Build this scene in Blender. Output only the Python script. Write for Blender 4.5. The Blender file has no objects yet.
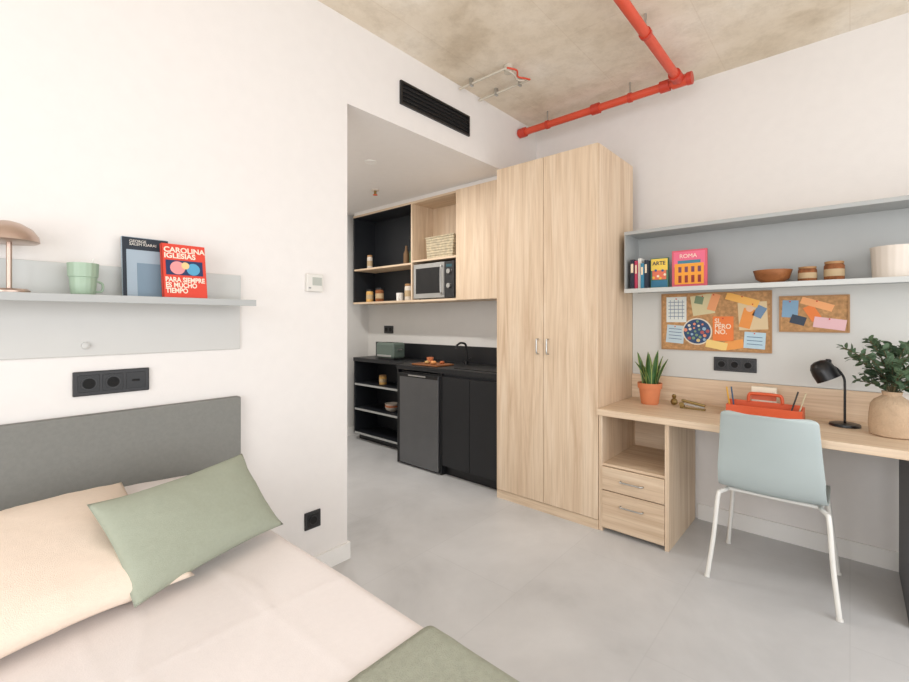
import bpy, bmesh, math, random
from mathutils import Vector, Matrix, noise, Euler
random.seed(7)
S=bpy.context.scene
COL=S.collection
def lin(c):
    return tuple(((v/255)/12.92 if v/255<=0.04045 else ((v/255+0.055)/1.055)**2.4) for v in c)+(1,)
# ---------------- materials
def base_mat(name):
    m=bpy.data.materials.new(name); m.use_nodes=True
    return m,m.node_tree,m.node_tree.nodes["Principled BSDF"]
def mat(name,c,rough=.6,metal=0,bump=0,bscale=60,var=0.03,emit=0,trans=0):
    m,nt,b=base_mat(name)
    L=nt.links; N=nt.nodes
    b.inputs['Roughness'].default_value=rough; b.inputs['Metallic'].default_value=metal
    tc=N.new('ShaderNodeTexCoord'); n=N.new('ShaderNodeTexNoise'); n.inputs['Scale'].default_value=bscale*.2; n.inputs['Detail'].default_value=3
    L.new(tc.outputs['Object'],n.inputs['Vector'])
    r=N.new('ShaderNodeValToRGB'); cl=lin(c)
    r.color_ramp.elements[0].position=.3; r.color_ramp.elements[1].position=.7
    r.color_ramp.elements[0].color=tuple(v*(1-var) for v in cl[:3])+(1,)
    r.color_ramp.elements[1].color=tuple(min(1,v*(1+var)) for v in cl[:3])+(1,)
    L.new(n.outputs['Fac'],r.inputs['Fac']); L.new(r.outputs['Color'],b.inputs['Base Color'])
    if bump:
        n2=N.new('ShaderNodeTexNoise'); n2.inputs['Scale'].default_value=bscale; n2.inputs['Detail'].default_value=4
        L.new(tc.outputs['Object'],n2.inputs['Vector'])
        bp=N.new('ShaderNodeBump'); bp.inputs['Strength'].default_value=bump; bp.inputs['Distance'].default_value=.01
        L.new(n2.outputs['Fac'],bp.inputs['Height']); L.new(bp.outputs['Normal'],b.inputs['Normal'])
    if trans: b.inputs['Transmission Weight'].default_value=trans
    if emit:
        b.inputs['Emission Color'].default_value=cl; b.inputs['Emission Strength'].default_value=emit
    return m
def wood(name,c1,c2,c3,axis='z',rough=.5):
    m,nt,b=base_mat(name); L=nt.links; N=nt.nodes
    tc=N.new('ShaderNodeTexCoord'); mp=N.new('ShaderNodeMapping')
    a,bb=14,.9
    mp.inputs['Scale'].default_value={'z':(a,a,bb),'y':(a,bb,a),'x':(bb,a,a)}[axis]
    L.new(tc.outputs['Object'],mp.inputs['Vector'])
    n=N.new('ShaderNodeTexNoise'); n.inputs['Scale'].default_value=1.1; n.inputs['Detail'].default_value=7; n.inputs['Roughness'].default_value=.62; n.inputs['Distortion'].default_value=.9
    L.new(mp.outputs[0],n.inputs['Vector'])
    r=N.new('ShaderNodeValToRGB'); e=r.color_ramp.elements
    e[0].position=.3; e[0].color=lin(c1); e[1].position=.72; e[1].color=lin(c3)
    x=e.new(.5); x.color=lin(c2)
    L.new(n.outputs['Fac'],r.inputs['Fac'])
    mp2=N.new('ShaderNodeMapping'); mp2.inputs['Scale'].default_value={'z':(120,120,3),'y':(120,3,120),'x':(3,120,120)}[axis]
    L.new(tc.outputs['Object'],mp2.inputs['Vector'])
    n2=N.new('ShaderNodeTexNoise'); n2.inputs['Scale'].default_value=1; n2.inputs['Detail'].default_value=2
    L.new(mp2.outputs[0],n2.inputs['Vector'])
    r2=N.new('ShaderNodeValToRGB'); r2.color_ramp.elements[0].position=.3; r2.color_ramp.elements[0].color=(.86,.84,.8,1); r2.color_ramp.elements[1].position=.55; r2.color_ramp.elements[1].color=(1,1,1,1)
    L.new(n2.outputs['Fac'],r2.inputs['Fac'])
    mx=N.new('ShaderNodeMix'); mx.data_type='RGBA'; mx.blend_type='MULTIPLY'; mx.inputs[0].default_value=.8
    L.new(r.outputs['Color'],mx.inputs[6]); L.new(r2.outputs['Color'],mx.inputs[7])
    L.new(mx.outputs[2],b.inputs['Base Color']); b.inputs['Roughness'].default_value=rough
    return m
def concrete(name,cs,scale,rough=.7,bump=.1,planks=False,spec=.5,fine=0):
    m,nt,b=base_mat(name); L=nt.links; N=nt.nodes
    tc=N.new('ShaderNodeTexCoord')
    n=N.new('ShaderNodeTexNoise'); n.inputs['Scale'].default_value=scale; n.inputs['Detail'].default_value=9; n.inputs['Roughness'].default_value=.6; n.inputs['Distortion'].default_value=.3
    L.new(tc.outputs['Object'],n.inputs['Vector'])
    r=N.new('ShaderNodeValToRGB'); e=r.color_ramp.elements
    e[0].position=.28; e[0].color=lin(cs[0]); e[1].position=.7; e[1].color=lin(cs[-1])
    for i,c in enumerate(cs[1:-1]):
        x=e.new(.28+.42*(i+1)/(len(cs)-1)); x.color=lin(c)
    L.new(n.outputs['Fac'],r.inputs['Fac'])
    out=r.outputs['Color']
    if planks:
        w=N.new('ShaderNodeTexBrick'); w.inputs['Scale'].default_value=1; w.inputs['Mortar Size'].default_value=.003; w.inputs['Brick Width'].default_value=planks[0]; w.inputs['Row Height'].default_value=planks[1]
        w.inputs['Color1'].default_value=planks[2]; w.inputs['Color2'].default_value=(1,1,1,1); w.inputs['Mortar'].default_value=planks[3]
        L.new(tc.outputs['Object'],w.inputs['Vector'])
        mx=N.new('ShaderNodeMix'); mx.data_type='RGBA'; mx.blend_type='MULTIPLY'; mx.inputs[0].default_value=1
        L.new(out,mx.inputs[6]); L.new(w.outputs['Color'],mx.inputs[7]); out=mx.outputs[2]
    if fine:
        nf=N.new('ShaderNodeTexNoise'); nf.inputs['Scale'].default_value=9; nf.inputs['Detail'].default_value=8; nf.inputs['Roughness'].default_value=.75
        L.new(tc.outputs['Object'],nf.inputs['Vector'])
        rf=N.new('ShaderNodeValToRGB'); rf.color_ramp.elements[0].position=.36; rf.color_ramp.elements[0].color=(1-fine,1-fine*1.1,1-fine*1.25,1); rf.color_ramp.elements[1].position=.55; rf.color_ramp.elements[1].color=(1,1,1,1)
        L.new(nf.outputs['Fac'],rf.inputs['Fac'])
        m2=N.new('ShaderNodeMix'); m2.data_type='RGBA'; m2.blend_type='MULTIPLY'; m2.inputs[0].default_value=1
        L.new(out,m2.inputs[6]); L.new(rf.outputs['Color'],m2.inputs[7]); out=m2.outputs[2]
    L.new(out,b.inputs['Base Color']); b.inputs['Roughness'].default_value=rough
    b.inputs['Specular IOR Level'].default_value=spec
    bp=N.new('ShaderNodeBump'); bp.inputs['Strength'].default_value=bump; bp.inputs['Distance'].default_value=.01
    n2=N.new('ShaderNodeTexNoise'); n2.inputs['Scale'].default_value=scale*12; n2.inputs['Detail'].default_value=5
    L.new(tc.outputs['Object'],n2.inputs['Vector'])
    L.new(n2.outputs['Fac'],bp.inputs['Height']); L.new(bp.outputs['Normal'],b.inputs['Normal'])
    return m
M={}
M['wall']=mat('wall_plaster',(232,228,224),.85,bump=.05,bscale=90,var=.01)
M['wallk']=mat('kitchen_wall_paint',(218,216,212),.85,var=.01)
M['ceil']=concrete('raw_concrete_ceiling',[(204,188,164),(226,213,192),(235,224,206),(242,234,220)],1.6,.9,.25,planks=(2.4,.62,(.97,.965,.96,1),(.92,.9,.88,1)),fine=.11)
M['floor']=concrete('microcement_floor',[(178,178,178),(193,193,193),(201,201,201),(209,209,209)],1.5,.40,.03,planks=(1.2,.6,(.975,.975,.975,1),(.93,.93,.93,1)))
M['oak']=wood('pale_oak_vertical',(204,176,147),(221,197,169),(234,214,190),'z')
M['oaky']=wood('pale_oak_horizontal',(202,174,145),(219,195,167),(232,212,187),'y')
M['panel']=mat('grey_lacquer_panel',(201,200,196),.5,var=.01)
M['shelfm']=mat('grey_metal_shelf',(172,174,172),.4,var=.01)
M['shelfl']=mat('light_grey_metal',(196,198,195),.4,var=.01)
M['dpanel']=mat('desk_back_panel',(207,208,204),.6,var=.01)
M['head']=mat('headboard_grey_fabric',(128,128,123),.8,bump=.15,bscale=400,var=.04)
M['endp']=mat('dark_grey_panel',(92,94,98),.6,var=.02)
M['sheet']=mat('bed_linen_white',(231,224,221),.9,bump=.08,bscale=300,var=.012)
M['white']=mat('white_paint',(238,236,232),.5,var=.01)
M['plast']=mat('white_plastic',(222,219,212),.35,var=.01)
M['sage']=mat('sage_fabric',(161,167,150),.95,bump=.3,bscale=500,var=.03)
M['peach']=mat('peach_fabric',(234,217,200),.95,bump=.25,bscale=450,var=.02)
M['blanket']=mat('throw_blanket_green',(162,165,149),.95,bump=.5,bscale=300,var=.06)
M['black']=mat('black_laminate',(24,25,28),.4,var=.05)
M['blackm']=mat('black_metal',(16,16,18),.35,var=.02)
M['slot']=mat('dark_slot',(5,5,6),.8)
M['darkpl']=mat('dark_grey_plastic',(38,38,40),.4)
M['blackin']=mat('black_cabinet_inner',(28,31,36),.5)
M['steel']=mat('dark_steel',(118,119,121),.35,metal=.85,var=.03)
M['silver']=mat('brushed_silver',(190,190,188),.3,metal=.9)
M['copper']=mat('brushed_copper',(192,170,156),.3,metal=.75)
M['gold']=mat('brass',(150,128,80),.35,metal=.8)
M['red']=mat('red_painted_pipe',(214,80,54),.4,var=.05)
M['reddark']=mat('red_coupling',(196,62,44),.4,var=.05)
M['beige']=mat('beige_conduit',(206,198,182),.6)
M['chair']=mat('chair_blue_grey_plastic',(174,185,184),.45,var=.01)
M['chairleg']=mat('chair_white_steel',(232,230,224),.35)
M['cork']=mat('cork',(190,146,100),.9,bump=.5,bscale=250,var=.25)
M['corkf']=mat('cork_frame',(172,130,86),.6)
M['terra']=mat('terracotta',(208,128,86),.8,var=.06)
M['soil']=mat('soil',(60,42,30),1)
M['leaf']=mat('snake_leaf_green',(60,96,50),.5,var=.35,bscale=120)
M['leafe']=mat('snake_leaf_edge',(150,164,90),.5)
M['euc']=mat('eucalyptus_leaf',(80,104,76),.6,var=.25,bscale=40)
M['stem']=mat('stem_brown',(94,84,58),.7)
M['vase']=mat('sand_vase',(190,164,136),.9,bump=.5,bscale=120,var=.08)
M['orange']=mat('orange_plastic',(218,94,54),.45,var=.02)
M['mint']=mat('mint_ceramic',(158,180,158),.4,var=.03)
M['sagegr']=mat('sage_enamel',(96,110,102),.4)
M['woodb']=wood('walnut_bowl',(120,70,36),(150,92,50),(172,112,66),'y')
M['basket']=mat('woven_basket',(206,192,164),.9,bump=.8,bscale=160,var=.2)
M['cream']=mat('cream_ceramic',(220,210,198),.7,var=.02)
M['spice']=mat('jar_contents',(140,86,50),.9,var=.3,bscale=200)
M['pasta']=mat('jar_pasta',(214,170,100),.9,var=.2,bscale=200)
M['cpaper']={}
def pc(c):
    k=tuple(c)
    if k not in M['cpaper']: M['cpaper'][k]=mat('paper_%d_%d_%d'%k,c,.7,var=.015)
    return M['cpaper'][k]
# ---------------- geometry helpers
def grp(name,loc):
    e=bpy.data.objects.new(name,None); COL.objects.link(e); e.location=loc; e.empty_display_size=.05; return e
def fin(me,name,m,par,smooth=False):
    ob=bpy.data.objects.new(name,me); COL.objects.link(ob)
    if m: me.materials.append(m)
    if smooth:
        for p in me.polygons: p.use_smooth=True
    if par is not None:
        ob.parent=par; ob.matrix_parent_inverse=Matrix.Translation(-Vector(par.location))
    return ob
def box(name,x0,x1,y0,y1,z0,z1,m,par=None,bev=0,rot=None,seg=2):
    bm=bmesh.new(); bmesh.ops.create_cube(bm,size=1)
    c=Vector(((x0+x1)/2,(y0+y1)/2,(z0+z1)/2))
    for v in bm.verts: v.co=Vector((v.co.x*abs(x1-x0),v.co.y*abs(y1-y0),v.co.z*abs(z1-z0)))
    if bev: bmesh.ops.bevel(bm,geom=bm.edges[:],offset=bev,segments=seg,affect='EDGES',profile=.5)
    if rot: bmesh.ops.rotate(bm,verts=bm.verts,cent=(0,0,0),matrix=Euler(rot).to_matrix())
    bmesh.ops.translate(bm,verts=bm.verts,vec=c)
    me=bpy.data.meshes.new(name); bm.to_mesh(me); bm.free()
    return fin(me,name,m,par)
def lathe(name,prof,loc,m,par=None,n=32,rot=None,ribs=0,ramp=0):
    bm=bmesh.new(); rings=[]
    for r,z in prof:
        ring=[]
        for i in range(n):
            a=2*math.pi*i/n; rr=r*(1+(ramp*math.cos(ribs*a) if ribs else 0))
            ring.append(bm.verts.new((rr*math.cos(a),rr*math.sin(a),z)))
        rings.append(ring)
    for a,b in zip(rings,rings[1:]):
        for i in range(n): bm.faces.new((a[i],a[(i+1)%n],b[(i+1)%n],b[i]))
    if prof[0][0]>1e-5: bm.faces.new(rings[0][::-1])
    if prof[-1][0]>1e-5: bm.faces.new(rings[-1])
    bmesh.ops.remove_doubles(bm,verts=bm.verts,dist=1e-6)
    bmesh.ops.recalc_face_normals(bm,faces=bm.faces)
    if rot: bmesh.ops.rotate(bm,verts=bm.verts,cent=(0,0,0),matrix=Euler(rot).to_matrix())
    bmesh.ops.translate(bm,verts=bm.verts,vec=loc)
    me=bpy.data.meshes.new(name); bm.to_mesh(me); bm.free()
    ob=fin(me,name,m,par,True)
    md=ob.modifiers.new('es','EDGE_SPLIT'); md.split_angle=math.radians(40)
    return ob
def cyl(name,p0,p1,r,m,par=None,n=20):
    p0=Vector(p0);p1=Vector(p1); d=p1-p0
    q=d.to_track_quat('Z','Y').to_euler()
    return lathe(name,[(r,0),(r,d.length)],p0,m,par,n,rot=q)
def tube(name,pts,r,m,par=None,smooth=True,n=10,cyc=False):
    P=[Vector(p) for p in pts]
    if smooth:
        Q=[]
        for i in range(len(P)-1):
            a=P[max(i-1,0)];b=P[i];c=P[i+1];d=P[min(i+2,len(P)-1)]
            for t in [k/6 for k in range(6)]:
                Q.append(.5*((2*b)+(c-a)*t+(2*a-5*b+4*c-d)*t*t+(3*b-a-3*c+d)*t**3))
        Q.append(P[-1]); P=Q
    bm=bmesh.new(); rings=[]; up=Vector((.123,.31,.94)).normalized(); pr=None
    for i,p in enumerate(P):
        t=(P[min(i+1,len(P)-1)]-P[max(i-1,0)]).normalized()
        s=(t.cross(up) if pr is None else pr-t*pr.dot(t)).normalized(); pr=s; u=s.cross(t)
        rr=r if not callable(r) else r(i/(len(P)-1))
        rings.append([bm.verts.new(p+s*math.cos(2*math.pi*k/n)*rr+u*math.sin(2*math.pi*k/n)*rr) for k in range(n)])
    for a,b in zip(rings,rings[1:]):
        for k in range(n): bm.faces.new((a[k],a[(k+1)%n],b[(k+1)%n],b[k]))
    bm.faces.new(rings[0][::-1]); bm.faces.new(rings[-1]); bmesh.ops.recalc_face_normals(bm,faces=bm.faces)
    me=bpy.data.meshes.new(name); bm.to_mesh(me); bm.free(); return fin(me,name,m,par,True)
def text(name,s,loc,size,m,rot,par,align='LEFT',sx=1,bold=0):
    cu=bpy.data.curves.new(name,'FONT'); cu.body=s; cu.size=size; cu.extrude=.0004; cu.offset=bold; cu.align_x=align; cu.space_line=.82
    cu.materials.append(m)
    ob=bpy.data.objects.new(name,cu); COL.objects.link(ob); ob.location=loc; ob.rotation_euler=rot; ob.scale=(sx,1,1)
    ob.parent=par; ob.matrix_parent_inverse=Matrix.Translation(-Vector(par.location)); return ob
RL=(math.pi/2,0,0); RD=(math.pi/2,0,-math.pi/2)
# ---------------- dims
YL=2.07; XR=3.28; XU=3.43; ZC=2.97; ZD=2.50; XC=1.45; YF=4.26; XW=-1.6; YB=-1.3
# ---------------- room shell
box('floor',XW-.1,XU+.1,YB-.1,YF+.1,-.1,0,M['floor'])
box('ceiling',XW-.1,XU+.1,YB-.1,YL,ZC,ZC+.1,M['ceil'])
box('wall_left',XW-.1,XC,YL,YL+.12,0,ZC,M['wall'])
box('wall_corridor',XC-.1,XC,YL+.12,YF,0,ZC,M['wall'])
box('ceiling_lowered',XC,XU,YL,YF,ZD,ZC,M['wall'])
box('wall_right',XU,XU+.12,YB-.1,YF+.1,0,ZC+.1,M['wall'])
box('wall_right_furring',XR,XU,YB,YL-.09,0,1.885,M['wall'])
box('wall_kitchen',XR,XU,YL-.09,YF,0,ZD-.001,M['wallk'])
box('wall_far',XC-.1,XR,YF,YF+.1,0,ZD,M['wallk'])
# back wall with window opening
box('wall_back_sill',XW,XU,YB-.1,YB,0,.15,M['wall']); box('wall_back_header',XW,XU,YB-.1,YB,2.7,ZC,M['wall'])
box('wall_back_pier_a',XW,-1.2,YB-.1,YB,.15,2.7,M['wall']); box('wall_back_pier_b',3.0,XU,YB-.1,YB,.15,2.7,M['wall'])
w=grp('window_1',(.9,YB-.05,1.4))
for i,x in enumerate((-1.2,.18,1.57,2.95)): box('mullion_%d'%i,x,x+.05,YB-.08,YB-.02,.15,2.7,M['blackm'],w)
box('frame_bottom',-1.2,3,YB-.08,YB-.02,.15,.2,M['blackm'],w); box('frame_top',-1.2,3,YB-.08,YB-.02,2.65,2.7,M['blackm'],w)
# west wall with window
box('wall_west_sill',XW-.1,XW,YB,YL,0,.4,M['wall']); box('wall_west_header',XW-.1,XW,YB,YL,2.6,ZC,M['wall'])
box('wall_west_pier_a',XW-.1,XW,YB,-.9,.4,2.6,M['wall']); box('wall_west_pier_b',XW-.1,XW,1.3,YL,.4,2.6,M['wall'])
w=grp('window_2',(XW-.05,.2,1.5))
for i,y in enumerate((-.9,.17,1.25)): box('mullion_%d'%i,XW-.08,XW-.02,y,y+.05,.4,2.6,M['blackm'],w)
box('frame_bottom',XW-.08,XW-.02,-.9,1.3,.4,.45,M['blackm'],w); box('frame_top',XW-.08,XW-.02,-.9,1.3,2.55,2.6,M['blackm'],w)
# baseboards
box('baseboard_left',XW,XC,YL-.012,YL,0,.09,M['white']); box('baseboard_corner',XC,XC+.012,YL-.012,YF,0,.09,M['white'])
box('baseboard_right',XR-.012,XR,YB,.75,0,.1,M['white']); box('baseboard_far',XC+.012,XR,YF-.012,YF,0,.09,M['white'])
# ---------------- vent
v=grp('air_vent_grille',(2.16,YL-.01,2.71))
box('back',1.845,2.477,YL-.006,YL,2.65,2.765,M['slot'],v)
for a in ((1.83,2.49,2.765,2.78),(1.83,2.49,2.636,2.65)): box('frame',a[0],a[1],YL-.016,YL-.001,a[2],a[3],M['blackm'],v)
for a in ((1.83,1.845),(2.477,2.49)): box('frame_side',a[0],a[1],YL-.016,YL-.001,2.65,2.765,M['blackm'],v)
for i in range(4): box('slat_%d'%i,1.845,2.477,YL-.018,YL-.004,2.668+i*.025,2.673+i*.025,M['blackm'],v,rot=(.5,0,0))
# ---------------- pipes
px,py,zp=3.15,.83,2.862
p=grp('red_sprinkler_pipe',(px,1.3,zp))
cyl('pipe_run_a',(px,YL,zp),(px,py-.06,zp),.027,M['red'],p)
cyl('pipe_run_b',(px,py,zp),(XW,py,zp),.027,M['red'],p)
for i,y in enumerate((2.03,1.40,py+.09)): cyl('coupling_%d'%i,(px,y+.03,zp),(px,y-.03,zp),.038,M['reddark'],p)
cyl('tee_coupling',(px-.05,py,zp),(px-.12,py,zp),.038,M['reddark'],p); cyl('elbow_body',(px,py+.045,zp),(px,py-.045,zp),.036,M['red'],p)
cyl('end_cap',(px,py-.045,zp),(px,py-.075,zp),.04,M['reddark'],p)
for i,(x,y) in enumerate(((px,1.8),(px,1.15),(2.5,py),(1.5,py))):
    cyl('hanger_%d'%i,(x,y,zp),(x,y,ZC),.006,M['silver'],p)
    dv=Vector((0,.012,0)) if x==px else Vector((.012,0,0))
    cyl('clamp_%d'%i,Vector((x,y,zp))-dv,Vector((x,y,zp))+dv,.033,M['reddark'],p)
p=grp('ceiling_conduit',(2.48,1.85,2.94)); zc=2.935
cyl('conduit_a',(2.38,2.055,zc),(2.38,1.655,zc),.008,M['beige'],p); cyl('conduit_b',(2.60,2.055,zc),(2.60,1.63,zc),.008,M['beige'],p)
tube('cable_a',[(2.38,1.655,zc),(2.44,1.62,zc-.005),(2.50,1.65,zc-.01),(2.56,1.63,zc-.005),(2.60,1.62,zc)],.006,M['red'],p)
tube('cable_b',[(2.38,1.67,zc),(2.45,1.65,zc-.015),(2.52,1.67,zc-.015),(2.58,1.65,zc-.005)],.007,M['beige'],p)
cyl('junction',(2.42,1.67,ZC),(2.42,1.67,zc-.01),.03,M['beige'],p)
for i,(x,y) in enumerate(((2.38,1.95),(2.60,1.9),(2.60,1.7))): box('clip_%d'%i,x-.014,x+.014,y-.008,y+.008,2.92,ZC,M['silver'],p)
p=grp('fire_sprinkler',(2.58,3.25,2.48)); cyl('plate',(2.58,3.25,ZD),(2.58,3.25,2.49),.035,M['cream'],p); cyl('body',(2.58,3.25,2.49),(2.58,3.25,2.455),.012,M['gold'],p); cyl('deflector',(2.58,3.25,2.455),(2.58,3.25,2.451),.022,M['orange'],p)
# ---------------- left wall fittings
s=grp('wall_shelf',(.3,YL-.08,1.39)); 
box('back_panel',-.6,.87,YL-.01,YL,1.18,1.51,M['panel'],s,.002)
box('board',-.6,.875,YL-.155,YL-.01,1.386,1.394,M['shelfl'],s)
box('front_lip',-.6,.875,YL-.158,YL-.153,1.370,1.396,M['shelfm'],s,.001)
box('upstand',-.6,.87,YL-.015,YL-.0101,1.396,1.51,M['shelfl'],s,.001)
lathe('knob',[(.013,0),(.012,.008),(.006,.012),(0,.012)],(.325,YL-.01,1.218),M['panel'],s,rot=(math.pi/2,0,0))
def socket(name,cx,cz,n,wall='L',pitch=.071):
    w=pitch*n+.018
    if wall=='L':
        g=grp(name,(cx,YL-.01,cz)); T=lambda a,dep,z:(cx+a,YL-dep,cz+z)
    else:
        g=grp(name,(XR-.02,cx,cz)); T=lambda a,dep,z:(XR-.013-dep,cx-a,cz+z)
    def bx(nm,a0,a1,d0,d1,z0,z1,m,b=0):
        A=T(a0,d0,z0);B=T(a1,d1,z1); return box(nm,min(A[0],B[0]),max(A[0],B[0]),min(A[1],B[1]),max(A[1],B[1]),min(A[2],B[2]),max(A[2],B[2]),m,g,b)
    bx('plate',-w/2,w/2,0,.011,-.044,.044,M['darkpl'],.003)
    for i in range(n):
        a=(i-(n-1)/2)*pitch
        bx('insert_%d'%i,a-.031,a+.031,.011,.0135,-.031,.031,M['blackm'],.001)
        if wall=='L' and i==n-1 and n>1: bx('usb',a-.012,a+.012,.0135,.0145,-.004,.004,M['slot']); continue
        p0=Vector(T(a,.0135,0));p1=Vector(T(a,.0165,0)); cyl('ring_%d'%i,p0,p1,.023,M['darkpl'],g); p2=Vector(T(a,.0172,0)); cyl('well_%d'%i,p1,p2,.019,M['slot'],g)
    return g
socket('power_socket',.405,1.08,3); socket('power_socket',1.235,.286,1)
socket('power_socket',.541,1.03,3,'R')
t=grp('thermostat',(1.24,YL-.01,1.5)); box('body',1.195,1.287,YL-.022,YL,1.455,1.545,M['plast'],t,.004); box('screen',1.225,1.277,YL-.024,YL-.0215,1.487,1.528,pc((180,184,176)),t); box('button',1.204,1.216,YL-.0245,YL-.0215,1.47,1.476,pc((150,150,150)),t)
# lamp on shelf
z0=1.3965
g=grp('mushroom_table_lamp',(.125,1.985,z0))
lathe('base',[(.05,0),(.05,.006),(.044,.012),(.006,.014)],(.125,1.985,z0),M['copper'],g)
cyl('pole',(.125,1.985,z0+.012),(.125,1.985,1.57),.007,M['copper'],g)
lathe('shade',[(.072,0),(.078,.004),(.075,.022),(.06,.044),(.035,.06),(.012,.067),(0,.068)],(.12,1.985,1.555),M['copper'],g)
lathe('bulb',[(0,-.01),(.02,0),(.024,.012),(.014,.03)],(.125,1.985,1.562),M['white'],g)
g=grp('ribbed_tumbler',(.306,1.98,z0))
lathe('cup',[(.03,0),(.033,.004),(.036,.03),(.037,.055),(.036,.058),(.041,.062),(.043,.108),(.0405,.108),(.038,.06),(.03,.008),(0,.008)],(.306,1.98,z0),M['mint'],g,48,ribs=16,ramp=.025)
tube('handle',[(.342,1.985,z0+.05),(.36,1.985,z0+.04),(.358,1.985,z0+.015),(.336,1.985,z0+.012)],.004,M['mint'],g)
cyl('straw',(.31,1.98,z0+.012),(.335,1.985,z0+.128),.003,M['white'],g)
# books built upright, then the parent is tilted back against the wall
def mkbook(name,x0,x1,yf,h,th,cov,tilt,deco):
    g=grp(name,(x0,yf,z0)); 
    box('pages',x0+.003,x1-.003,yf+.002,yf+th-.002,z0+.002,z0+h-.003,pc((236,230,216)),g)
    box('cover_front',x0,x1,yf,yf+.002,z0,z0+h,cov,g); box('cover_back',x0,x1,yf+th-.002,yf+th,z0,z0+h,cov,g); box('spine',x0,x0+.003,yf,yf+th,z0,z0+h,cov,g)
    deco(g,yf-.0006)
    g.rotation_euler=(-tilt,0,0); return g
def d1(g,y):
    box('band',.425,.575,y-.0005,y+.0005,z0+.18,z0+.226,pc((38,46,56)),g)
    box('strip',.425,.437,y-.0005,y+.0005,z0+.0,z0+.18,pc((38,46,56)),g)
    text('title','GEORGE\nSALEM KIARAI',(.447,y-.001,z0+.208),.014,pc((225,220,210)),RL,g)
    box('art',.47,.575,y-.0007,y+.0005,z0+.0,z0+.13,pc((120,142,158)),g)
mkbook('standing_book',.425,.575,2.005,.228,.018,pc((160,176,188)),.10,d1)
def d2(g,y):
    cr=pc((244,226,206))
    text('title','CAROLINA\nIGLESIAS',(.545,y-.0005,z0+.180),.0285,cr,RL,g,sx=1.02,bold=.0008)
    text('subtitle','PARA SIEMPRE\nES MUCHO\nTIEMPO',(.546,y-.0005,z0+.062),.0265,cr,RL,g,sx=.83,bold=.0008)
    box('art_a',.55,.68,y-.0006,y+.0005,z0+.09,z0+.148,pc((34,52,92)),g)
    lathe('art_b',[(.026,0),(.026,.0006),(0,.0006)],(.59,y-.001,z0+.118),pc((240,150,150)),g,rot=RL)
    lathe('art_c',[(.024,0),(.024,.0006),(0,.0006)],(.645,y-.001,z0+.115),pc((86,160,196)),g,rot=RL)
    lathe('art_d',[(.014,0),(.014,.0006),(0,.0006)],(.617,y-.002,z0+.128),pc((240,200,140)),g,rot=RL)
mkbook('standing_book',.538,.692,1.945,.213,.02,pc((218,70,52)),.16,d2)
# ---------------- bed
bx0,bx1,by0,by1=-.10,.80,.02,2.02
b=grp('single_bed',(.38,1.0,0))
box('base',bx0+.03,bx1-.03,by0+.03,by1-.01,.08,.30,M['head'],b,.01)
for i,(x,y) in enumerate(((bx0+.08,by0+.1),(bx1-.08,by0+.1),(bx0+.08,by1-.1),(bx1-.08,by1-.1))): cyl('leg_%d'%i,(x,y,0),(x,y,.08),.025,M['blackm'],b)
box('headboard',-.3,.862,2.03,YL-.001,.25,.97,M['head'],b,.006)
box('mattress',bx0+.02,bx1-.02,by0+.02,by1-.005,.30,.53,M['white'],b,.05,seg=4)
def drape(name,x0,x1,y0,y1,zt,drop,r,m,par,wr=.006,th=0,seed=0,closey=(True,True),res=.016):
    def path(a,b_,c0,c1):
        w=b_-a; n=int(w/res); pts=[]
        if c0:
            k=int(drop/res/1.5)
            for i in range(k): pts.append((a,drop-(drop-r)*i/k))
            for i in range(6): t=i/6*math.pi/2; pts.append((a+r-r*math.cos(t),r-r*math.sin(t)))
            s0=a+r
        else: s0=a
        s1=b_-r if c1 else b_
        for i in range(n+1): pts.append((s0+(s1-s0)*i/n,0))
        if c1:
            k=int(drop/res/1.5)
            for i in range(1,7): t=i/6*math.pi/2; pts.append((s1+r*math.sin(t),r-r*math.cos(t)))
            for i in range(1,k+1): pts.append((b_,r+(drop-r)*i/k))
        return pts
    PX=path(x0,x1,True,True); PY=path(y0,y1,*closey)
    bm=bmesh.new(); G=[]
    for (x,dx) in PX:
        row=[]
        for (y,dy) in PY:
            z=zt-max(dx,dy)
            p=Vector((x,y,z)); q=Vector((x*2.2+seed,y*1.6,z*2.2))
            n1=noise.noise(q); n2=1-abs(noise.noise(q*1.7+Vector((5,3,1))))*2
            o=wr*(n1*1.1+max(0,n2)**6*.5)
            for cx in (.22,.56): o+=wr*.3*math.exp(-((x-cx-.02*math.sin(y*3))/.011)**2)
            o+=wr*.3*math.exp(-((y-1.12-.02*math.sin(x*4))/.011)**2)
            if dx>r: p.x+= (o+.006*math.sin(y*18+n1*4)*(dx/drop))*(1 if x>(x0+x1)/2 else -1)
            elif dy>r: p.y-=o
            else: p.z+=o
            row.append(bm.verts.new(p))
        G.append(row)
    for i in range(len(G)-1):
        for j in range(len(G[0])-1): bm.faces.new((G[i][j],G[i+1][j],G[i+1][j+1],G[i][j+1]))
    me=bpy.data.meshes.new(name); bm.to_mesh(me); bm.free(); ob=fin(me,name,m,par,True)
    if th: md=ob.modifiers.new('s','SOLIDIFY'); md.thickness=th; md.offset=1
    return ob
drape('duvet',bx0-.01,bx1-.002,by0-.01,by1,.545,.33,.04,M['sheet'],b,.005,.004,0,(True,False),.013)
drape('throw_blanket',bx0-.022,bx1+.008,by0+.15,.775,.556,.36,.046,M['blanket'],b,.005,.006,0,(False,False))
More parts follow.
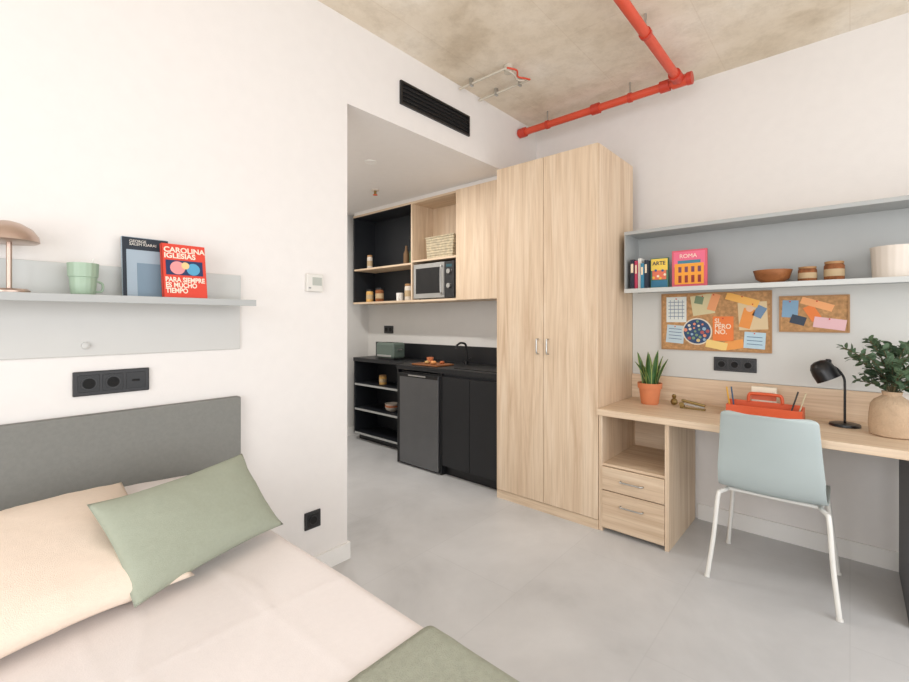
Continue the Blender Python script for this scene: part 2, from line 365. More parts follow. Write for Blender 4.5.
def pillow(name,c,ax,up,w,h,t,m,seed=0,n=44,wr=.008,par=None):
    ax=Vector(ax).normalized(); up=Vector(up); up=(up-ax*up.dot(ax)).normalized(); nz=ax.cross(up)
    bm=bmesh.new()
    for sgn in (1,-1):
        G=[]
        for i in range(n+1):
            row=[]
            for j in range(n+1):
                u=-1+2*i/n; v=-1+2*j/n
                f=max(0,(1-abs(u)**2.6))**.6*max(0,(1-abs(v)**2.6))**.6
                pu=u*(1-.05*(1-v*v)*abs(u)); pv=v*(1-.08*(1-u*u)*abs(v))
                q=Vector((u*2+seed,v*2,sgn*3))
                rdg=max(0,1-abs(noise.noise(q*1.6+Vector((3,1,7))))*3)**2
                wv=(noise.noise(q*.9)*.8+.45*rdg*(1-f*.6))*wr*min(1,f*2.5)
                edge=(1-f)*noise.noise(Vector((u*1.5+seed,v*1.5,9)))*.012
                z=sgn*(t/2*f+wv)+edge
                row.append(bm.verts.new(Vector(c)+ax*pu*w/2+up*pv*h/2+nz*z))
            G.append(row)
        for i in range(n):
            for j in range(n):
                f=(G[i][j],G[i+1][j],G[i+1][j+1],G[i][j+1]); bm.faces.new(f if sgn==1 else f[::-1])
    bmesh.ops.remove_doubles(bm,verts=bm.verts,dist=.0008)
    me=bpy.data.meshes.new(name); bm.to_mesh(me); bm.free(); return fin(me,name,m,par,True)
pillow('under_sheet_pillow',(.36,1.865,.635),(1,0,0),(0,1,.12),.88,.33,.15,M['sheet'],3,par=b)
pillow('bed_pillow',(.120,1.595,.672),(1,.13,0),(0,.48,.15),.62,.53,.15,M['peach'],11)
pillow('throw_pillow',(.518,1.530,.696),(.483,.160,0),(-.035,.20,.215),.505,.305,.10,M['sage'],21,wr=.006)
# ---------------- wardrobe
W0,W1=1.177,1.956; xf=2.68
g=grp('wardrobe',(2.97,1.566,0)); ZW=2.42
box('side_right',xf+.02,XR-.002,W0,W0+.02,0,ZW,M['oak'],g); box('side_left',xf+.02,XR-.002,W1-.02,W1,0,ZW,M['oak'],g)
box('top',xf+.02,XR-.002,W0+.02,W1-.02,ZW-.02,ZW,M['oaky'],g); box('back',XR-.012,XR-.004,W0+.02,W1-.02,.06,ZW-.02,M['oak'],g)
box('bottom',xf+.02,XR-.012,W0+.02,W1-.02,.06,.08,M['oaky'],g); box('plinth',xf+.004,xf+.022,W0,W1,0,.06,M['oaky'],g)
mid=1.564
box('door_right',xf,xf+.019,W0+.002,mid-.0015,.064,ZW-.002,M['oak'],g,.0015); box('door_left',xf,xf+.019,mid+.0015,W1-.002,.064,ZW-.002,M['oak'],g,.0015)
for i,y in enumerate((mid-.038,mid+.04)):
    tube('handle_%d'%i,[(xf,y,1.08),(xf-.022,y,1.085),(xf-.024,y,1.13),(xf-.022,y,1.175),(xf,y,1.18)],.0055,M['silver'],g)
# ---------------- desk
g=grp('desk',(2.97,.3,0)); DZ=.76
box('top',2.655,XR-.016,-.75,W0-.002,DZ-.038,DZ,M['oaky'],g,.002)
box('backsplash',XR-.030,XR-.0165,-.20,W0-.002,DZ,.925,M['oaky'],g,.001)
box('unit_side_right',2.69,XR-.016,.765,.787,0,DZ-.038,M['oak'],g); box('unit_side_left',2.69,XR-.016,W0-.024,W0-.002,0,DZ-.038,M['oak'],g)
box('unit_back',XR-.03,XR-.018,.787,W0-.024,.03,DZ-.038,M['oaky'],g)
box('cubby_floor',2.70,XR-.03,.787,W0-.024,.405,.42,M['oaky'],g); box('unit_bottom',2.70,XR-.03,.787,W0-.024,.02,.036,M['oaky'],g)
box('drawer_front_upper',2.684,2.70,.789,W0-.026,.262,.402,M['oaky'],g,.0015); box('drawer_front_lower',2.684,2.70,.789,W0-.026,.03,.256,M['oaky'],g,.0015)
for i,z in enumerate((.335,.185)): tube('drawer_handle_%d'%i,[(2.684,.905,z),(2.664,.91,z),(2.662,.97,z),(2.664,1.03,z),(2.684,1.035,z)],.005,M['silver'],g)
box('end_panel',2.70,XR-.016,-.21,-.19,0,DZ-.038,M['endp'],g)
# panel & shelf
s=grp('wall_shelf',(3.1,.3,1.7))
box('back_panel',XR-.014,XR,-.75,W0-.003,.927,1.90,M['dpanel'],s)
box('upper_back',XR-.018,XR-.0141,-.75,1.135,1.50,1.90,M['shelfm'],s)
box('board_lower',3.005,XR-.018,-.75,1.135,1.505,1.515,M['shelfl'],s); box('lip_lower',3.0,3.006,-.75,1.135,1.490,1.518,M['shelfl'],s,.001)
box('board_upper',3.005,XR-.018,-.75,1.135,1.885,1.895,M['shelfm'],s); box('lip_upper',3.0,3.006,-.75,1.135,1.878,1.9,M['shelfm'],s,.001)
box('end_left',3.006,XR-.018,1.129,1.135,1.515,1.885,M['shelfm'],s)
# cork boards
def cork(name,y0,y1,zz0,zz1):
    g=grp(name,(XR-.02,(y0+y1)/2,(zz0+zz1)/2)); X=XR-.0142
    box('cork',X-.012,X,y0,y1,zz0,zz1,M['cork'],g); t=.008
    box('frame_t',X-.016,X,y0-t,y1+t,zz1,zz1+t,M['corkf'],g);box('frame_b',X-.016,X,y0-t,y1+t,zz0-t,zz0,M['corkf'],g);box('frame_l',X-.016,X,y1,y1+t,zz0,zz1,M['corkf'],g);box('frame_r',X-.016,X,y0-t,y0,zz0,zz1,M['corkf'],g)
    return g
cg=cork('cork_board',.357,.965,1.118,1.48); PX=XR-.0142-.012
cnt=[0]
def paper(g,y,z,w,h,c,rot=0,lift=0,pin=True,nm='note'):
    cnt[0]+=1; l=.0008+lift*.0012
    box('%s_%d'%(nm,cnt[0]),PX-l-.0006,PX-l,y-w/2,y+w/2,z-h/2,z+h/2,pc(c),g,rot=(rot,0,0))
    if pin: cyl('pin_%d'%cnt[0],(PX-l,y,z+h*.42),(PX-l-.006,y,z+h*.42),.004,pc((200,60,50)),g,8)
def disc(g,y,z,r,c,lift=0):
    cnt[0]+=1; l=.0008+lift*.0012; cyl('disc_%d'%cnt[0],(PX-l,y,z),(PX-l-.0007,y,z),r,pc(c),g,32)
paper(cg,.878,1.38,.125,.17,(222,226,220),0)
for i in range(5): paper(cg,.878,1.43-i*.024,.10,.004,(110,130,150),0,1,False,'line')
for i in range(4): paper(cg,.84+i*.025,1.38,.004,.13,(150,165,180),0,1,False,'line')
paper(cg,.885,1.215,.11,.12,(190,208,216),.08)
for i in range(4): paper(cg,.885,1.25-i*.022,.08,.004,(90,110,140),.08,1,False,'line')
paper(cg,.72,1.41,.13,.13,(210,198,156),-.15); paper(cg,.655,1.425,.05,.11,(232,160,110),.3,1); paper(cg,.74,1.44,.05,.05,(120,140,110),.2,1,False)
paper(cg,.50,1.435,.18,.045,(242,184,96),.33,2)
disc(cg,.752,1.235,.088,(226,216,196),0); disc(cg,.752,1.235,.08,(52,76,112),1)
rr_=random.Random(3)
for i in range(22):
    a=i*2.4; q=.07*math.sqrt((i+.5)/22); disc(cg,.752+q*math.cos(a),1.235+q*math.sin(a),.006+.006*rr_.random(),rr_.choice([(220,140,110),(150,180,200),(214,190,130),(170,90,90),(120,150,120),(220,210,190)]),2)
paper(cg,.603,1.255,.115,.155,(234,128,66),0,1)
text('note_text','SI,\nPERO\nNO.',(PX-.004,.65,1.29),.042,pc((246,226,200)),RD,cg,sx=.9,bold=.0008)
paper(cg,.445,1.335,.15,.17,(218,196,156),-.05,0); paper(cg,.475,1.32,.06,.12,(232,150,76),.25,1,False); paper(cg,.41,1.36,.05,.07,(112,140,170),.5,1,False); disc(cg,.46,1.38,.02,(226,190,160),2)
paper(cg,.64,1.15,.12,.05,(240,208,130),.2,2,False); paper(cg,.435,1.185,.11,.10,(186,212,224),.06,2)
for i in range(3): paper(cg,.435,1.205-i*.022,.08,.004,(90,120,150),.06,3,False,'line')
paper(cg,.54,1.155,.10,.055,(236,160,84),-.2,1,False)
cg2=cork('cork_board',.008,.306,1.248,1.442)
paper(cg2,.262,1.375,.075,.10,(130,164,190),.05); paper(cg2,.14,1.40,.15,.04,(240,172,116),.35,1); paper(cg2,.225,1.31,.07,.05,(60,70,84),.3,1,False); paper(cg2,.16,1.35,.05,.09,(232,130,66),-.5,0,False); paper(cg2,.085,1.29,.14,.06,(230,188,192),.15,1)
# ---------------- items on desk shelf
zs=1.5155
g=grp('book_row',(3.1,1.0,zs)); y=1.105
for i,(c,t,h) in enumerate((((44,44,60),.024,.20),((190,60,90),.018,.19),((226,226,220),.022,.205),((60,130,160),.02,.17),((44,52,66),.02,.19))):
    xo=3.03+.01*(i%3)
    box('book_%d'%i,xo,xo+.14,y-t,y,zs,zs+h,pc(c),g,.001); box('pages_%d'%i,xo+.003,xo+.138,y-t+.003,y-.003,zs+h-.0005,zs+h+.0008,pc((236,230,216)),g)
    box('label_%d'%i,xo-.0008,xo,y-t+.004,y-.004,zs+h*.55,zs+h*.85,pc((240,220,190)),g); y-=t+.001
def fl(g,X,nm,y0,y1,a,c_,c,l=0): box(nm,X-.0008-l*.0008,X-l*.0008,y0,y1,zs+a,zs+c_,pc(c),g)
g=grp('face_out_book',(3.08,.93,zs)); X=3.08
box('cover',X,X+.02,.880,.990,zs,zs+.20,pc((76,120,96)),g,.001)
fl(g,X,'top',.884,.986,.12,.195,(240,206,90)); fl(g,X,'mid',.892,.978,.06,.12,(226,120,90),1); fl(g,X,'low',.884,.986,.01,.055,(60,120,150),0)
for i in range(6): cyl('dot_%d'%i,(X-.002,.900+i*.014,zs+.09+.03*math.sin(i*2)),(X-.003,.900+i*.014,zs+.09+.03*math.sin(i*2)),.008,pc(((250,230,200),(60,90,140),(240,190,70))[i%3]),g)
text('title','ARTE',(X-.002,.977,zs+.155),.034,pc((60,60,80)),RD,g,bold=.0006)
g=grp('face_out_book',(3.08,.755,zs)); X=3.0695
box('cover',3.07,3.09,.655,.855,zs,zs+.235,pc((214,96,110)),g,.001)
fl(g,X,'sky',.665,.845,.13,.225,(232,112,140)); fl(g,X,'facade',.672,.838,.02,.15,(240,160,60),1)
for i in range(4): fl(g,X,'arch_%d'%i,.687+i*.037,.705+i*.037,.03,.075,(140,52,50),2)
for i in range(4): fl(g,X,'win_%d'%i,.687+i*.037,.705+i*.037,.095,.13,(120,70,90),2)
fl(g,X,'roof',.69,.82,.15,.17,(70,130,150),1)
text('title','ROMA',(X-.003,.81,zs+.185),.035,pc((250,230,210)),RD,g)
g=grp('wooden_bowl',(3.12,.332,zs))
lathe('bowl',[(.04,0),(.045,.004),(.08,.03),(.092,.072),(.094,.078),(.088,.078),(.075,.035),(.03,.012),(0,.012)],(3.12,.332,zs),M['woodb'],g)
def jar(name,x,y,z,r,h,content,lid=True):
    g=grp(name,(x,y,z))
    lathe('jar_body',[(r*.9,0),(r,.006),(r,h*.8),(r*.85,h*.88),(r*.85,h*.9)],(x,y,z),content,g)
    lathe('band',[(r*1.01,h*.25),(r*1.015,h*.26),(r*1.015,h*.6),(r*1.01,h*.61)],(x,y,z),pc((190,166,130)),g)
    if lid: lathe('lid',[(r*.92,h*.88),(r*.94,h*.9),(r*.94,h),(r*.8,h*1.01),(0,h*1.01)],(x,y,z),M['corkf'] if lid==1 else M['darkpl'],g)
jar('spice_jar',3.12,.175,zs,.042,.085,M['spice']); jar('spice_jar',3.12,.063,zs,.043,.105,M['spice'],1)
g=grp('cream_planter',(3.12,-.165,zs))
lathe('pot',[(.075,0),(.08,.005),(.086,.14),(.09,.16),(.082,.16),(.075,.02),(0,.02)],(3.12,-.165,zs),M['cream'],g,64,ribs=20,ramp=.012)
# ---------------- snake plant
dz=DZ+.0005
g=grp('potted_snake_plant',(3.05,.985,dz))
lathe('pot',[(.05,0),(.053,.004),(.066,.10),(.066,.102),(.074,.104),(.076,.138),(.067,.138),(.062,.115),(0,.115)],(3.05,.985,dz),M['terra'],g)
lathe('soil',[(.062,.118),(.03,.124),(0,.126)],(3.05,.985,dz),M['soil'],g)
def blade(name,base,h,lean,az,w,par):
    for part,ww,off,m in (('edge',w,0,M['leafe']),('core',w*.74,.0012,M['leaf'])):
        bm=bmesh.new(); n=14; rows=[]
        dirv=Vector((math.cos(az),math.sin(az),0)); side=Vector((-math.sin(az),math.cos(az),0))
        for i in range(n+1):
            t=i/n; wd=ww*(.55+.9*t-1.45*t**2.6) if t<1 else 0
            wd=max(wd,.0004); c=Vector(base)+Vector((0,0,h*t))+dirv*lean*t*t
            tw=.5*t; s=side*math.cos(tw)+dirv*math.sin(tw); nn=dirv*math.cos(tw)-side*math.sin(tw)
            rows.append([bm.verts.new(c+s*wd*a+nn*(abs(a)*wd*.35)+nn*o) for o in (off,-off-.0012) for a in ((-.5,0,.5) if o==off else (.5,0,-.5))])
        for a,b2 in zip(rows,rows[1:]):
            for k in range(6): bm.faces.new((a[k],a[(k+1)%6],b2[(k+1)%6],b2[k]))
        bmesh.ops.recalc_face_normals(bm,faces=bm.faces)
        me=bpy.data.meshes.new(name+part); bm.to_mesh(me); bm.free(); fin(me,name+'_'+part,m,par,True)
for i in range(12):
    az=i*2.4; rr=.012+.028*(i%3)/2
    blade('leaf_%d'%i,(3.05+rr*math.cos(az),.985+rr*math.sin(az),dz+.11),.14+.12*((i*37)%10)/10,.04+.05*((i*53)%10)/10,az,.052,g)
# ---------------- brass stapler
g=grp('brass_stapler',(3.05,.72,dz))
box('base',3.02,3.05,.655,.795,dz,dz+.008,M['gold'],g,.003)
box('magazine',3.025,3.045,.66,.785,dz+.018,dz+.028,M['silver'],g,.002,rot=(.10,0,0))
box('arm',3.023,3.047,.655,.79,dz+.032,dz+.046,M['gold'],g,.005,rot=(.16,0,0),seg=3)
cyl('hinge',(3.018,.785,dz+.024),(3.052,.785,dz+.024),.014,M['gold'],g); box('hinge_plate',3.02,3.05,.773,.797,dz,dz+.03,M['gold'],g,.003)
g=grp('brass_ornament',(3.10,.85,dz))
lathe('ball',[(.001,0),(.016,.006),(.022,.022),(.016,.038),(.008,.044),(.012,.05),(.014,.06),(.008,.07),(0,.072)],(3.10,.85,dz),M['gold'],g)
# ---------------- orange caddy
g=grp('desk_organizer_caddy',(3.05,.37,dz))
c0,c1=.19,.535
box('floor',2.98,3.14,c0,c1,dz,dz+.006,M['orange'],g,.002)
box('front',2.975,2.982,c0,c1,dz,dz+.065,M['orange'],g,.002); box('back',3.138,3.145,c0,c1,dz,dz+.065,M['orange'],g,.002)
box('side_a',2.975,3.145,c0-.003,c0+.004,dz,dz+.065,M['orange'],g,.002); box('side_b',2.975,3.145,c1-.004,c1+.003,dz,dz+.065,M['orange'],g,.002)
box('divider',3.057,3.063,c0,c1,dz,dz+.085,M['orange'],g,.002)
tube('handle',[(3.06,.28,dz+.08),(3.06,.285,dz+.12),(3.06,.31,dz+.128),(3.06,.41,dz+.128),(3.06,.435,dz+.12),(3.06,.44,dz+.08)],.009,M['orange'],g)
for i,(y,c,dx) in enumerate(((.25,(60,60,60),.03),(.215,(200,190,160),-.02),(.5,(60,90,120),.01),(.52,(220,170,60),-.01))):
    cyl('pencil_%d'%i,(3.02,y,dz+.008),(3.02+dx,y+(.02 if i>1 else -.04),dz+.16),.004,pc(c),g,8)
box('notebook',3.09,3.125,.31,.43,dz+.007,dz+.165,pc((232,224,204)),g,.002); box('notebook_band',3.0885,3.09,.31,.43,dz+.09,dz+.12,pc((214,110,80)),g)
# ---------------- desk lamp
lx,ly=3.08,0.02
g=grp('desk_lamp',(lx,ly,dz))
lathe('base',[(.063,0),(.065,.003),(.063,.012),(.05,.016),(.008,.018)],(lx,ly,dz),M['blackm'],g,40)
tube('stem',[(lx,ly,dz+.015),(lx,ly,dz+.12),(lx,ly,dz+.20),(lx,ly+.004,dz+.25),(lx-.005,ly+.03,dz+.295),(lx-.01,ly+.065,dz+.315)],.0055,M['blackm'],g)
lathe('shade',[(.052,-.055),(.055,-.055),(.055,-.01),(.05,.02),(.036,.042),(.016,.05),(0,.051)],(lx-.012,ly+.088,dz+.285),M['blackm'],g,rot=(math.radians(-28),0,0))
lathe('shade_knuckle',[(.014,0),(.014,.02),(.008,.026),(0,.026)],(lx-.012,ly+.066,dz+.318),M['blackm'],g)
# ---------------- vase with eucalyptus
vx,vy=2.97,-.15
g=grp('eucalyptus_vase',(vx,vy,dz))
lathe('vase',[(.074,0),(.082,.006),(.085,.05),(.083,.10),(.078,.145),(.065,.168),(.045,.182),(.034,.192),(.038,.21),(.031,.21),(.027,.19),(.03,.175),(0,.17)],(vx,vy,dz),M['vase'],g,48)
bm=bmesh.new()
def leafm(p,d,up,L,Wd):
    d=d.normalized(); s=d.cross(up).normalized(); nn=s.cross(d)
    vs=[bm.verts.new(p+d*L*t+s*Wd*sw+nn*L*.12*math.sin(t*3.14)) for t,sw in ((0,0),(.25,.38),(.55,.5),(.85,.3),(1,0),(.85,-.3),(.55,-.5),(.25,-.38))]
    bm.faces.new(vs)
rnd=random.Random(5)
for i in range(26):
    az=i*2.39996; sp=.06+.20*rnd.random(); h=.03+.22*rnd.random()
    if math.cos(az)>0: sp*=.6
    P=[Vector((vx,vy,dz+.17)),Vector((vx+.25*sp*math.cos(az),vy+.25*sp*math.sin(az),dz+.21+h*.4)),Vector((vx+.65*sp*math.cos(az),vy+.65*sp*math.sin(az),dz+.21+h*.8)),Vector((vx+sp*math.cos(az),vy+sp*math.sin(az),dz+.21+h))]
    tube('stem_%d'%i,P,.0022,M['stem'],g,n=6)
    for k in range(11):
        t=.25+.75*k/10; seg=min(2,int(t*3)); f=t*3-seg; p=P[seg].lerp(P[seg+1],f); d=(P[seg+1]-P[seg]).normalized()
        for sg in (1,-1):
            s=d.cross(Vector((rnd.uniform(-1,1),rnd.uniform(-1,1),rnd.uniform(-.3,1)))).normalized()*sg
            leafm(p,s+d*.6,Vector((rnd.uniform(-.5,.5),rnd.uniform(-.5,.5),1)),rnd.uniform(.028,.045),rnd.uniform(.02,.03))
me=bpy.data.meshes.new('leaves'); bm.to_mesh(me); bm.free(); fin(me,'leaves',M['euc'],g)
# ---------------- chair
cy=.29
g=grp('desk_chair',(2.8,cy,0))
prof=[(2.485,.865),(2.495,.84),(2.515,.76),(2.535,.68),(2.55,.61),(2.565,.55),(2.59,.495),(2.63,.462),(2.69,.45),(2.78,.448),(2.87,.452),(2.94,.455),(2.98,.447),(3.0,.432)]
PP=[Vector((x,0,z)) for x,z in prof]; Q=[]
for i in range(len(PP)-1):
    a=PP[max(i-1,0)];b_=PP[i];c=PP[i+1];d=PP[min(i+2,len(PP)-1)]
    for k in range(4):
        t=k/4; Q.append(.5*((2*b_)+(c-a)*t+(2*a-5*b_+4*c-d)*t*t+(3*b_-a-3*c+d)*t**3))
Q.append(PP[-1]); bm=bmesh.new(); G=[]; nQ=len(Q)-1
for i,q in enumerate(Q):
    t=i/nQ
    hw=.183+.027*min(1,t/.35) if t<.4 else .210+.008*math.sin((t-.4)/.6*3)
    if t<.06: hw-= .028*(1-t/.06)**2
    if t>.93: hw-=.04*((t-.93)/.07)**2
    row=[]
    for j in range(17):
        s=-1+2*j/16; 
        bend=.045*(s*s)*(1-min(1,t/.5))
        lift=.012*s*s*(1 if t>.5 else t*2)
        row.append(bm.verts.new((q.x+bend,cy+s*hw,q.z+lift)))
    G.append(row)
for i in range(nQ):
    for j in range(16): bm.faces.new((G[i][j],G[i][j+1],G[i+1][j+1],G[i+1][j]))
me=bpy.data.meshes.new('shell'); bm.to_mesh(me); bm.free(); sh=fin(me,'seat_shell',M['chair'],g,True)
md=sh.modifiers.new('s','SOLIDIFY'); md.thickness=.009; md.offset=0
md=sh.modifiers.new('b','BEVEL'); md.width=.003; md.segments=2
for i,sgn in enumerate((1,-1)):
    yr=cy+sgn*.245; ys=cy+sgn*.19
    tube('leg_frame_%d'%i,[(2.565,yr+sgn*.012,.0),(2.60,yr-sgn*.01,.2),(2.628,yr-sgn*.025,.40),(2.645,yr-sgn*.035,.425),(2.68,ys,.432),(2.78,ys,.432),(2.90,ys,.432),(2.945,ys+sgn*.01,.42),(2.965,ys+sgn*.015,.395),(3.0,yr-sgn*.02,.2),(3.03,yr,.0)],.0105,M['chairleg'],g,n=12)
    for nm,x,yy in (('rear',2.565,yr+sgn*.012),('front',3.03,yr)): cyl('foot_%s_%d'%(nm,i),(x,yy,0),(x+.002,yy,.012),.013,M['chairleg'],g)
cyl('cross_rail_rear',(2.70,cy-.19,.432),(2.70,cy+.19,.432),.009,M['chairleg'],g); cyl('cross_rail_front',(2.9,cy-.19,.432),(2.9,cy+.19,.432),.009,M['chairleg'],g)
# ---------------- kitchen
KX=2.75; g=grp('kitchen_base_cabinet',(3.0,3.0,0))
KB=1.982
box('counter',KX-.01,XR-.001,KB,3.14,.86,.90,M['black'],g,.002); box('counter_shallow',2.95,XR-.001,3.14,4.10,.86,.90,M['black'],g,.002)
box('splashback',XR-.016,XR-.001,KB,4.10,.90,1.06,M['black'],g)
box('carcass',KX+.02,XR-.001,KB,2.575,.08,.86,M['blackin'],g); box('plinth',KX+.05,XR-.02,KB,2.575,0,.08,M['blackm'],g)
ys=[KB+.001,2.275,2.574]
for i in range(2): box('door_%d'%i,KX,KX+.019,ys[i]+.002,ys[i+1]-.002,.085,.835,M['black'],g,.0015)
box('fridge_side_a',KX,XR-.001,2.577,2.592,0,.86,M['black'],g); box('fridge_side_b',KX,XR-.001,3.125,3.14,0,.86,M['black'],g)
box('shelf_side_left',2.96,XR-.001,4.08,4.10,.07,.86,M['blackin'],g); box('shelf_back',XR-.012,XR-.002,3.14,4.08,.07,.86,M['blackin'],g)
for i,z in enumerate((.07,.33,.60)): box('open_shelf_%d'%i,2.96,XR-.012,3.14,4.08,z,z+.02,M['blackin'],g); box('shelf_edge_%d'%i,2.955,2.961,3.14,4.08,z,z+.02,M['shelfm'],g)
box('shelf_plinth',3.02,XR-.02,3.14,4.08,0,.07,M['blackm'],g)
g=grp('mini_fridge',(3.0,2.86,0))
box('body',KX+.03,XR-.02,2.60,3.117,.012,.845,M['darkpl'],g,.004)
box('door',KX-.02,KX+.028,2.602,3.115,.02,.83,M['steel'],g,.006); box('door_frame_top',KX-.0215,KX-.02,2.602,3.115,.80,.83,M['blackm'],g); box('door_frame_l',KX-.0215,KX-.02,3.085,3.115,.02,.80,M['blackm'],g)
box('handle_recess',KX-.0225,KX-.0215,2.75,2.97,.81,.822,M['silver'],g); 
for i,(y) in enumerate((2.65,3.07)): cyl('foot_%d'%i,(KX+.08,y,0),(KX+.08,y,.012),.018,M['blackm'],g)
g=grp('induction_cooktop',(3.0,2.25,.9)); box('glass',2.82,3.18,2.03,2.5,.9005,.906,M['blackm'],g,.002)
for i,(x,y) in enumerate(((2.92,2.15),(3.08,2.37))): cyl('zone_%d'%i,(x,y,.906),(x,y,.9064),.07,M['darkpl'],g,32)
g=grp('kitchen_faucet',(3.17,2.68,.9)); cyl('base',(3.17,2.66,.9005),(3.17,2.66,.93),.022,M['blackm'],g); tube('spout',[(3.17,2.66,.92),(3.17,2.66,1.05),(3.15,2.66,1.09),(3.09,2.66,1.10),(3.04,2.66,1.08),(3.03,2.66,1.05)],.01,M['blackm'],g); tube('lever',[(3.17,2.64,.94),(3.17,2.60,.96)],.006,M['blackm'],g)
g=grp('toaster',(3.08,3.62,.9)); box('body',2.99,3.16,3.48,3.76,.912,1.075,M['sagegr'],g,.025,seg=4); box('slot_a',3.04,3.06,3.53,3.71,1.0745,1.0765,M['slot'],g); box('slot_b',3.09,3.11,3.53,3.71,1.0745,1.0765,M['slot'],g); box('foot_bar',3.01,3.14,3.5,3.74,.9005,.914,M['darkpl'],g); box('lever',3.05,3.1,3.465,3.482,1.0,1.012,M['silver'],g); box('side_panel',2.988,2.992,3.51,3.73,.93,.95,M['silver'],g)
g=grp('serving_board',(2.93,2.84,.9)); box('board',2.80,3.02,2.68,3.0,.9005,.914,M['woodb'],g,.004)
lathe('cup',[(.02,0),(.028,.004),(.033,.05),(.030,.05),(.024,.01),(0,.01)],(2.96,2.92,.914),M['terra'],g)
for i,(x,y,c,sc) in enumerate(((2.88,2.80,(216,150,90),.6),(2.95,2.76,(180,100,60),.5),(2.89,2.89,(200,160,100),.5))):
    lathe('bread_roll_%d'%i,[(r*sc,z*sc) for r,z in [(0,0),(.03,.004),(.044,.014),(.046,.028),(.036,.042),(.018,.05),(0,.052)]],(x,y,.914),pc(c),g)
g=grp('power_socket',(XR-.01,3.88,1.2)); box('plate',XR-.012,XR,3.81,3.96,1.16,1.245,M['darkpl'],g,.003)
for i,y in enumerate((3.85,3.92)): cyl('well_%d'%i,(XR-.012,y,1.202),(XR-.0135,y,1.202),.022,M['slot'],g)
# wall cabinets
UX=2.98; T=2.46
g=grp('kitchen_wall_cabinet',(3.1,3.1,1.5))
box('underside_board',UX,XR-.001,KB,4.14,1.485,1.505,M['oaky'],g)
box('filler_top',UX+.01,XR-.001,KB,4.14,T,ZD-.001,M['wall'],g)
box('top_board',UX,XR-.001,KB,4.14,T-.02,T,M['oaky'],g)
box('door',UX-.018,UX,KB,2.604,1.487,T-.002,M['oak'],g,.0015); box('door_box',UX,XR-.001,KB,2.60,1.505,T-.02,M['oak'],g)
box('cubby_side_a',UX,XR-.001,2.6,2.618,1.505,T-.02,M['oak'],g); box('cubby_side_b',UX,XR-.001,3.185,3.203,1.505,T-.02,M['oak'],g)
box('cubby_back',XR-.012,XR-.002,2.618,3.185,1.505,T-.02,M['oak'],g); box('cubby_shelf',UX,XR-.012,2.618,3.185,1.868,1.886,M['oaky'],g)
box('open_back',XR-.012,XR-.002,3.203,4.12,1.505,T-.02,M['blackin'],g); box('open_side',UX,XR-.001,4.12,4.14,1.505,T-.02,M['blackin'],g)
box('open_lining',UX+.004,XR-.012,3.2035,3.207,1.505,T-.02,M['blackin'],g); box('open_ceiling_lining',UX+.004,XR-.012,3.207,4.12,T-.024,T-.0205,M['blackin'],g)
box('open_shelf',UX,XR-.012,3.207,4.12,1.85,1.868,M['oaky'],g)
g=grp('microwave_oven',(3.1,2.9,1.506))
box('body',2.995,XR-.03,2.64,3.165,1.512,1.845,M['steel'],g,.004); box('door_frame',2.978,2.995,2.76,3.165,1.515,1.842,M['silver'],g,.003); box('window',2.976,2.979,2.80,3.13,1.56,1.80,M['blackm'],g); box('control_panel',2.978,2.995,2.64,2.757,1.515,1.842,M['darkpl'],g,.003)
cyl('knob_a',(2.978,2.70,1.75),(2.962,2.70,1.75),.022,M['silver'],g); cyl('knob_b',(2.978,2.70,1.62),(2.962,2.70,1.62),.022,M['silver'],g); box('display',2.977,2.979,2.665,2.735,1.79,1.815,pc((40,80,90)),g)
tube('handle',[(2.978,2.785,1.56),(2.955,2.785,1.565),(2.955,2.785,1.79),(2.978,2.785,1.8)],.006,M['silver'],g)
for i,(x,y) in enumerate(((3.02,2.68),(3.02,3.12),(3.2,2.68),(3.2,3.12))): cyl('foot_%d'%i,(x,y,1.5055),(x,y,1.513),.01,M['blackm'],g)
g=grp('woven_basket',(3.1,2.86,1.886)); z=1.8865
for i in range(8):
    f=.15+.002*i; box('weave_%d'%i,3.0,3.24,2.86-f-.03,2.86+f+.0,z+i*.024,z+i*.024+.0235,M['basket'],g,.009,seg=3)
box('rim',2.995,3.245,2.66,3.03,z+.192,z+.205,M['basket'],g,.005); box('opening',3.015,3.225,2.685,3.01,z+.205,z+.206,M['soil'],g)
jar('storage_jar',3.1,4.0,1.5055,.04,.14,M['pasta'],2); jar('storage_jar',3.1,3.83,1.5055,.045,.15,M['spice'],2); jar('storage_jar',3.1,3.36,1.5055,.045,.17,M['cream'],1); jar('storage_jar',3.1,4.0,1.8685,.03,.16,M['cream'],1)
g=grp('mug',(3.1,3.5,1.506)); lathe('body',[(.03,0),(.036,.004),(.038,.085),(.035,.085),(.033,.01),(0,.01)],(3.1,3.5,1.5055),M['white'],g); tube('handle',[(3.07,3.48,1.57),(3.05,3.46,1.56),(3.05,3.46,1.535),(3.07,3.48,1.525)],.004,M['white'],g)
for i,(y,c) in enumerate(((3.40,(120,90,60)),(3.31,(80,100,70)))):
    g=grp('glass_bottle',(3.1,y,1.8685)); lathe('bottle_body',[(.028,0),(.03,.005),(.03,.12),(.012,.16),(.012,.20),(0,.2)],(3.1,y,1.8685),pc(c),g)
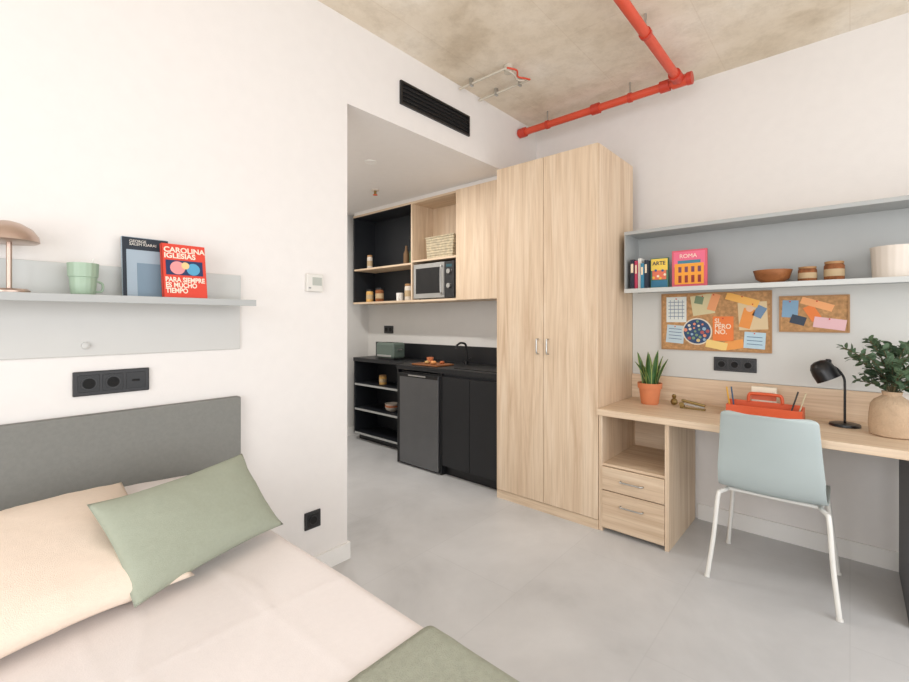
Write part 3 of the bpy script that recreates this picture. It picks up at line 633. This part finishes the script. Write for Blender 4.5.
g=grp('bowl_stack',(3.08,3.6,.351))
for i in range(3): lathe('bowl_%d'%i,[(.03,0),(.06,.02),(.075,.05),(.071,.05),(.05,.02),(0,.012)],(3.08,3.6,.3505+i*.018),M['cream'] if i!=1 else M['terra'],g)
jar('storage_jar',3.08,3.4,.6205,.04,.13,M['spice'],1); jar('storage_jar',3.08,3.75,.6205,.04,.10,M['pasta'],1)
# ---------------- lights
def area(name,loc,rot,sx,sy,p,c=(1,1,1)):
    l=bpy.data.lights.new(name,'AREA'); l.shape='RECTANGLE'; l.size=sx; l.size_y=sy; l.energy=p; l.color=c
    o=bpy.data.objects.new(name,l); COL.objects.link(o); o.location=loc; o.rotation_euler=rot; return o
area('window_daylight_south',(.9,YB-.25,1.6),(math.pi/2,0,0),4.0,2.2,56,(.985,.985,1))
area('window_daylight_west',(XW-.25,.2,1.5),(math.pi/2,0,-math.pi/2),2.1,2.1,56,(.985,.985,1))
for i,(x,y) in enumerate(((2.1,2.7),(2.1,3.6))):  # invented ceiling fixtures, added as fill to brighten corridor and kitchen
    g=grp('added_fill_fixture',(x,y,2.49)); cyl('fill_fixture_disc',(x,y,ZD),(x,y,2.494),.045,M['white'],g); 
    o=area('kitchen_fill_light_%d'%i,(x,y,2.485),(0,0,0),.09,.09,12,(1,.97,.93)); o.data.shape='DISK'; 
    o.parent=g; o.matrix_parent_inverse=Matrix.Translation(-Vector((x,y,2.49)))
wd=bpy.data.worlds.new('daylight_world'); S.world=wd; wd.use_nodes=True
wd.node_tree.nodes['Background'].inputs[0].default_value=(.95,.97,1,1); wd.node_tree.nodes['Background'].inputs[1].default_value=1.05
# ---------------- camera
cam=bpy.data.cameras.new('camera'); co=bpy.data.objects.new('camera',cam); COL.objects.link(co)
co.location=(0,0,1.31); co.rotation_euler=(math.pi/2,0,math.radians(41.5-90)); cam.sensor_width=36; cam.lens=447/909*36; cam.shift_y=-21/909; cam.clip_start=.02
S.camera=co
S.view_settings.view_transform='Standard'; S.view_settings.exposure=0
